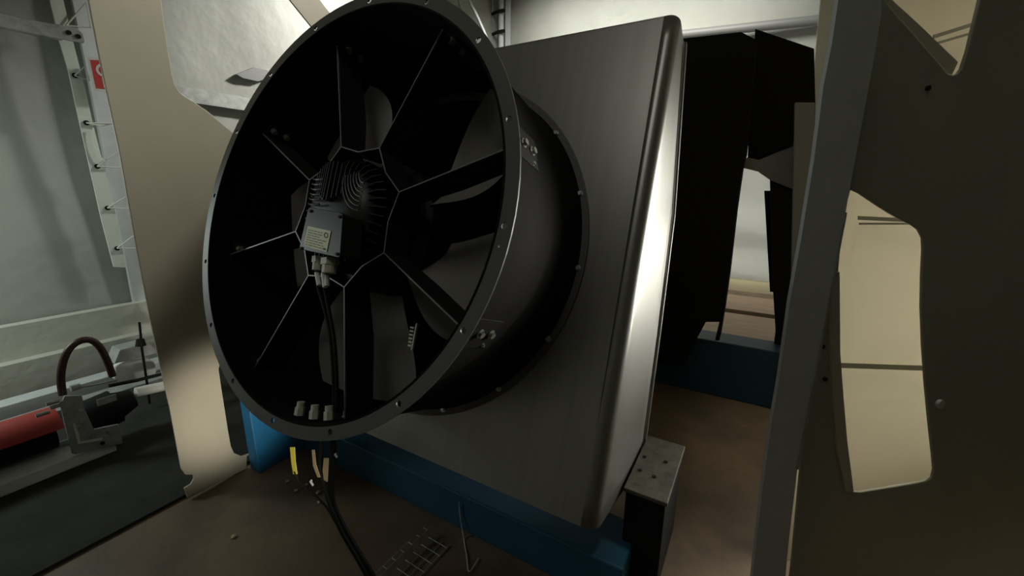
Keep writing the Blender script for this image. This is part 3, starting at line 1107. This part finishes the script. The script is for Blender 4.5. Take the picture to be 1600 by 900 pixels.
# cables at the tent corner
for k, (q, lab) in enumerate((([(728, -30), (733, 0), (745, 25), (757, 52), (768, 80)], 'dark slanting brace tube at the tent corner, above the fan'),
                              ([(712, -30), (717, 0), (722, 20), (727, 40)], 'grey upright brace tube at the tent corner, left of the slanting one'))):
    bm = bmesh.new()
    tube(bm, [on_y(p, 4.3) for p in q], .018, 8)
    tag(build('brace_tube', bm, 'dark_galv', smooth=True), lab, 'tube', 'brace tubes at the tent corner')
for k, y in enumerate((18, 50)):
    bm = bmesh.new()
    tube(bm, [on_y((769, y + 4), YR - .2), on_y((778, y), YR - .22), on_y((789, y - 2), YR - .2)], .02, 6)
    tag(build('lacing_cord', bm, 'black'), ['upper', 'lower'][k] + ' of the two lacing ties at the tent corner post', 'cord', 'lacing ties at the corner post')

# ------------------------------------------------------------------ machinery at the lower left
XM = -2.2
zt = on_x((0, 758), XM).z
xr = on_z((0, 731), zt).x
bm = bmesh.new()
box(bm, (xr, -1.2, .0125), (XM, .47, zt))
box(bm, (xr, -1.2, zt), (xr + .012, .47, zt + .02))
o = build('steel_rail', bm, 'pale_steel', bevel=.003)
tag(o, 'long grey steel rail on the floor at the lower left', 'rail')

XB = XM + .012
br = empty('steel_bracket', on_x((115, 705), XB), 'L-shaped galvanised steel bracket with bolts standing on the rail', 'bracket')
inv = Matrix.Translation(br.location).inverted()
hb2 = lambda d: (lambda p: inv @ on_x(p, XB + d))
bm = bmesh.new()
prism(bm, [hb2(0)(p) for p in ((97, 628), (101, 619), (128, 618), (133, 640), (147, 671), (165, 667), (185, 663), (189, 675), (192, 693), (150, 702), (116, 710), (106, 670))], (-.01, 0, 0))
build('plate', bm, 'galv', br, bevel=.002)
bm = bmesh.new()
prism(bm, [hb2(.001)(p) for p in ((93, 628), (98, 626), (118, 709), (113, 709))], (-.010, 0, 0))
build('flange', bm, 'galv', br)
for q in ((126, 640), (126, 659), (126, 669), (145, 682), (170, 675), (160, 692)):
    c = hb2(0)(q)
    bm = bmesh.new()
    cyl(bm, c, c + Vector((.006, 0, 0)), .007, 8)
    build('bolt', bm, 'bolt' if q != (160, 692) else 'black', br)
bm = bmesh.new()
a, b = hb2(.01)((120, 664)), hb2(.01)((125, 692))
prism(bm, [hb2(.003)(p) for p in ((114, 662), (117, 662), (124, 680), (125, 690), (160, 684), (160, 688), (122, 694))], (-.002, 0, 0))
build('slot_edge', bm, 'white', br)

a, b = on_x((-90, 690), XM - .1), on_x((92, 644), XM - .1)
rc = empty('roller', (b.x, b.y, b.z), 'roller with red top cover at the lower left edge', 'roller')
inv = Matrix.Translation(rc.location).inverted()
bm = bmesh.new()
cyl(bm, inv @ Vector((XM - .1, -1.3, b.z - .06)), inv @ Vector((XM - .1, b.y - .03, b.z - .06)), .075, 28)
build('drum', bm, 'black', rc, smooth=True)
bm = bmesh.new()
zc = b.z - .03
n_ = 12
R1, R2 = .083, .088
ring0 = []
for t in range(n_ + 1):
    an = math.radians(15 + 150 * t / n_)
    ring0.append((math.cos(an), math.sin(an)))
for y_ in (0,):
    A = [[bm.verts.new(inv @ Vector((XM - .1 + R * c_, yy, b.z - .06 + R * s_))) for (c_, s_) in ring0] for R in (R1, R2) for yy in (-1.3, b.y - .01)]
    for i in range(n_):
        bm.faces.new((A[2][i], A[2][i + 1], A[3][i + 1], A[3][i]))
        bm.faces.new((A[0][i], A[0][i + 1], A[1][i + 1], A[1][i]))
        bm.faces.new((A[1][i], A[1][i + 1], A[3][i + 1], A[3][i]))
    for i in (0, n_):
        bm.faces.new((A[0][i], A[1][i], A[3][i], A[2][i]))
build('cover', bm, 'red', rc, smooth=True)
for q in ((84, 628), (90, 634), (68, 646)):
    c = inv @ on_x(q, XM + .0)
    bm = bmesh.new()
    cyl(bm, c - Vector((0, .02, 0)), c + Vector((0, .015, 0)), .008, 8)
    build('bolt', bm, 'bolt', rc)

mt = empty('drive_motor', on_x((160, 650), XM - .12), 'black drive motor behind the galvanised bracket', 'motor')
inv = Matrix.Translation(mt.location).inverted()
a, b = on_x((132, 656), XM - .1), on_x((208, 622), XM - .1)
bm = bmesh.new()
cyl(bm, inv @ a, inv @ (a.lerp(b, .62)), .075, 24)
build('body', bm, 'black', mt, smooth=True)
bm = bmesh.new()
c = a.lerp(b, .62)
cyl(bm, inv @ c, inv @ b, .062, 24, .04)
build('end_bell', bm, 'black', mt, smooth=True)
bm = bmesh.new()
q = on_x((167, 625), XM - .03)
box(bm, (-.002, -.03, -.014), (.002, .03, .014), Matrix.Translation(inv @ q))
build('nameplate', bm, 'galv', mt)

bm = bmesh.new()
a, b = on_x((212, 613), XM - .1), on_x((262, 602), XM - .1)
cyl(bm, a, b + (b - a) * 1.5, .022, 18)
tag(build('white_pipe', bm, 'white', smooth=True), 'short white pipe running from the drive motor behind the beige plate', 'pipe')

bm = bmesh.new()
tube(bm, [on_x(p, XM - .05) for p in ((98, 617), (95, 592), (98, 568), (107, 547), (122, 534), (139, 531), (154, 540), (166, 561), (176, 588))], .0125, 12)
tag(build('arched_hose', bm, 'hose', smooth=True), 'dark red-brown hose arching above the bracket and motor', 'hose')

bm = bmesh.new()
tube(bm, [on_x(p, XM - .06) for p in ((112, 607), (150, 601), (182, 594))], .004, 8, 1)
c = on_x((118, 605), XM - .06)
cyl(bm, c - Vector((0, .014, 0)), c + Vector((0, .014, 0)), .013, 10)
tag(build('tie_rod', bm, 'galv'), 'thin steel rod with a nut below the arched hose', 'rod')
bm = bmesh.new()
tube(bm, [on_x(p, XM - .16) for p in ((170, 603), (215, 594), (262, 582))], .008, 8, 1)
tag(build('tie_rod', bm, 'black'), 'black rod running behind the drive motor to the beige plate', 'rod')

hd = empty('metal_hood', on_x((210, 552), XM - .3), 'grey sloping metal hood on a thin rod left of the beige plate', 'hood')
inv = Matrix.Translation(hd.location).inverted()
hh = lambda p: inv @ on_x(p, XM - .3)
bm = bmesh.new()
prism(bm, [hh(p) for p in ((187, 547), (233, 535), (248, 552), (215, 560), (178, 569))], (-.1, 0, 0))
build('hood', bm, 'galv', hd, bevel=.004)
bm = bmesh.new()
tube(bm, [hh(p) + Vector((.006, 0, 0)) for p in ((217, 503), (221, 545), (228, 592), (233, 630))], .005, 8, 1)
cyl(bm, hh((219, 530)), hh((220, 540)), .016, 8, .022)
build('rod', bm, 'black', hd)
o = px_plate('white_tub', [(180, 572), (196, 562), (225, 557), (242, 566), (245, 580), (240, 590), (214, 596), (190, 600), (178, 592)], lambda p: on_x(p, -2.73), (-.035, 0, 0), 'white', bevel=.006)
tag(o, 'white tub under the grey metal hood', 'tub')
# low pale strips behind the machinery
for k, (x, z0, z1, m) in enumerate(((XL + .34, .012, .09, 'dark_galv'), (XL + .5, .012, .05, 'galv'))):
    bm = bmesh.new()
    box(bm, (x, -1.4, z0), (x + .1, 1.0, z1))
    tag(build('floor_channel', bm, m, bevel=.003), ['low grey channel on the floor, right against the tent skirt', 'lower grey channel on the floor, between the roller and the other channel'][k], 'channel', 'channels along the left wall')
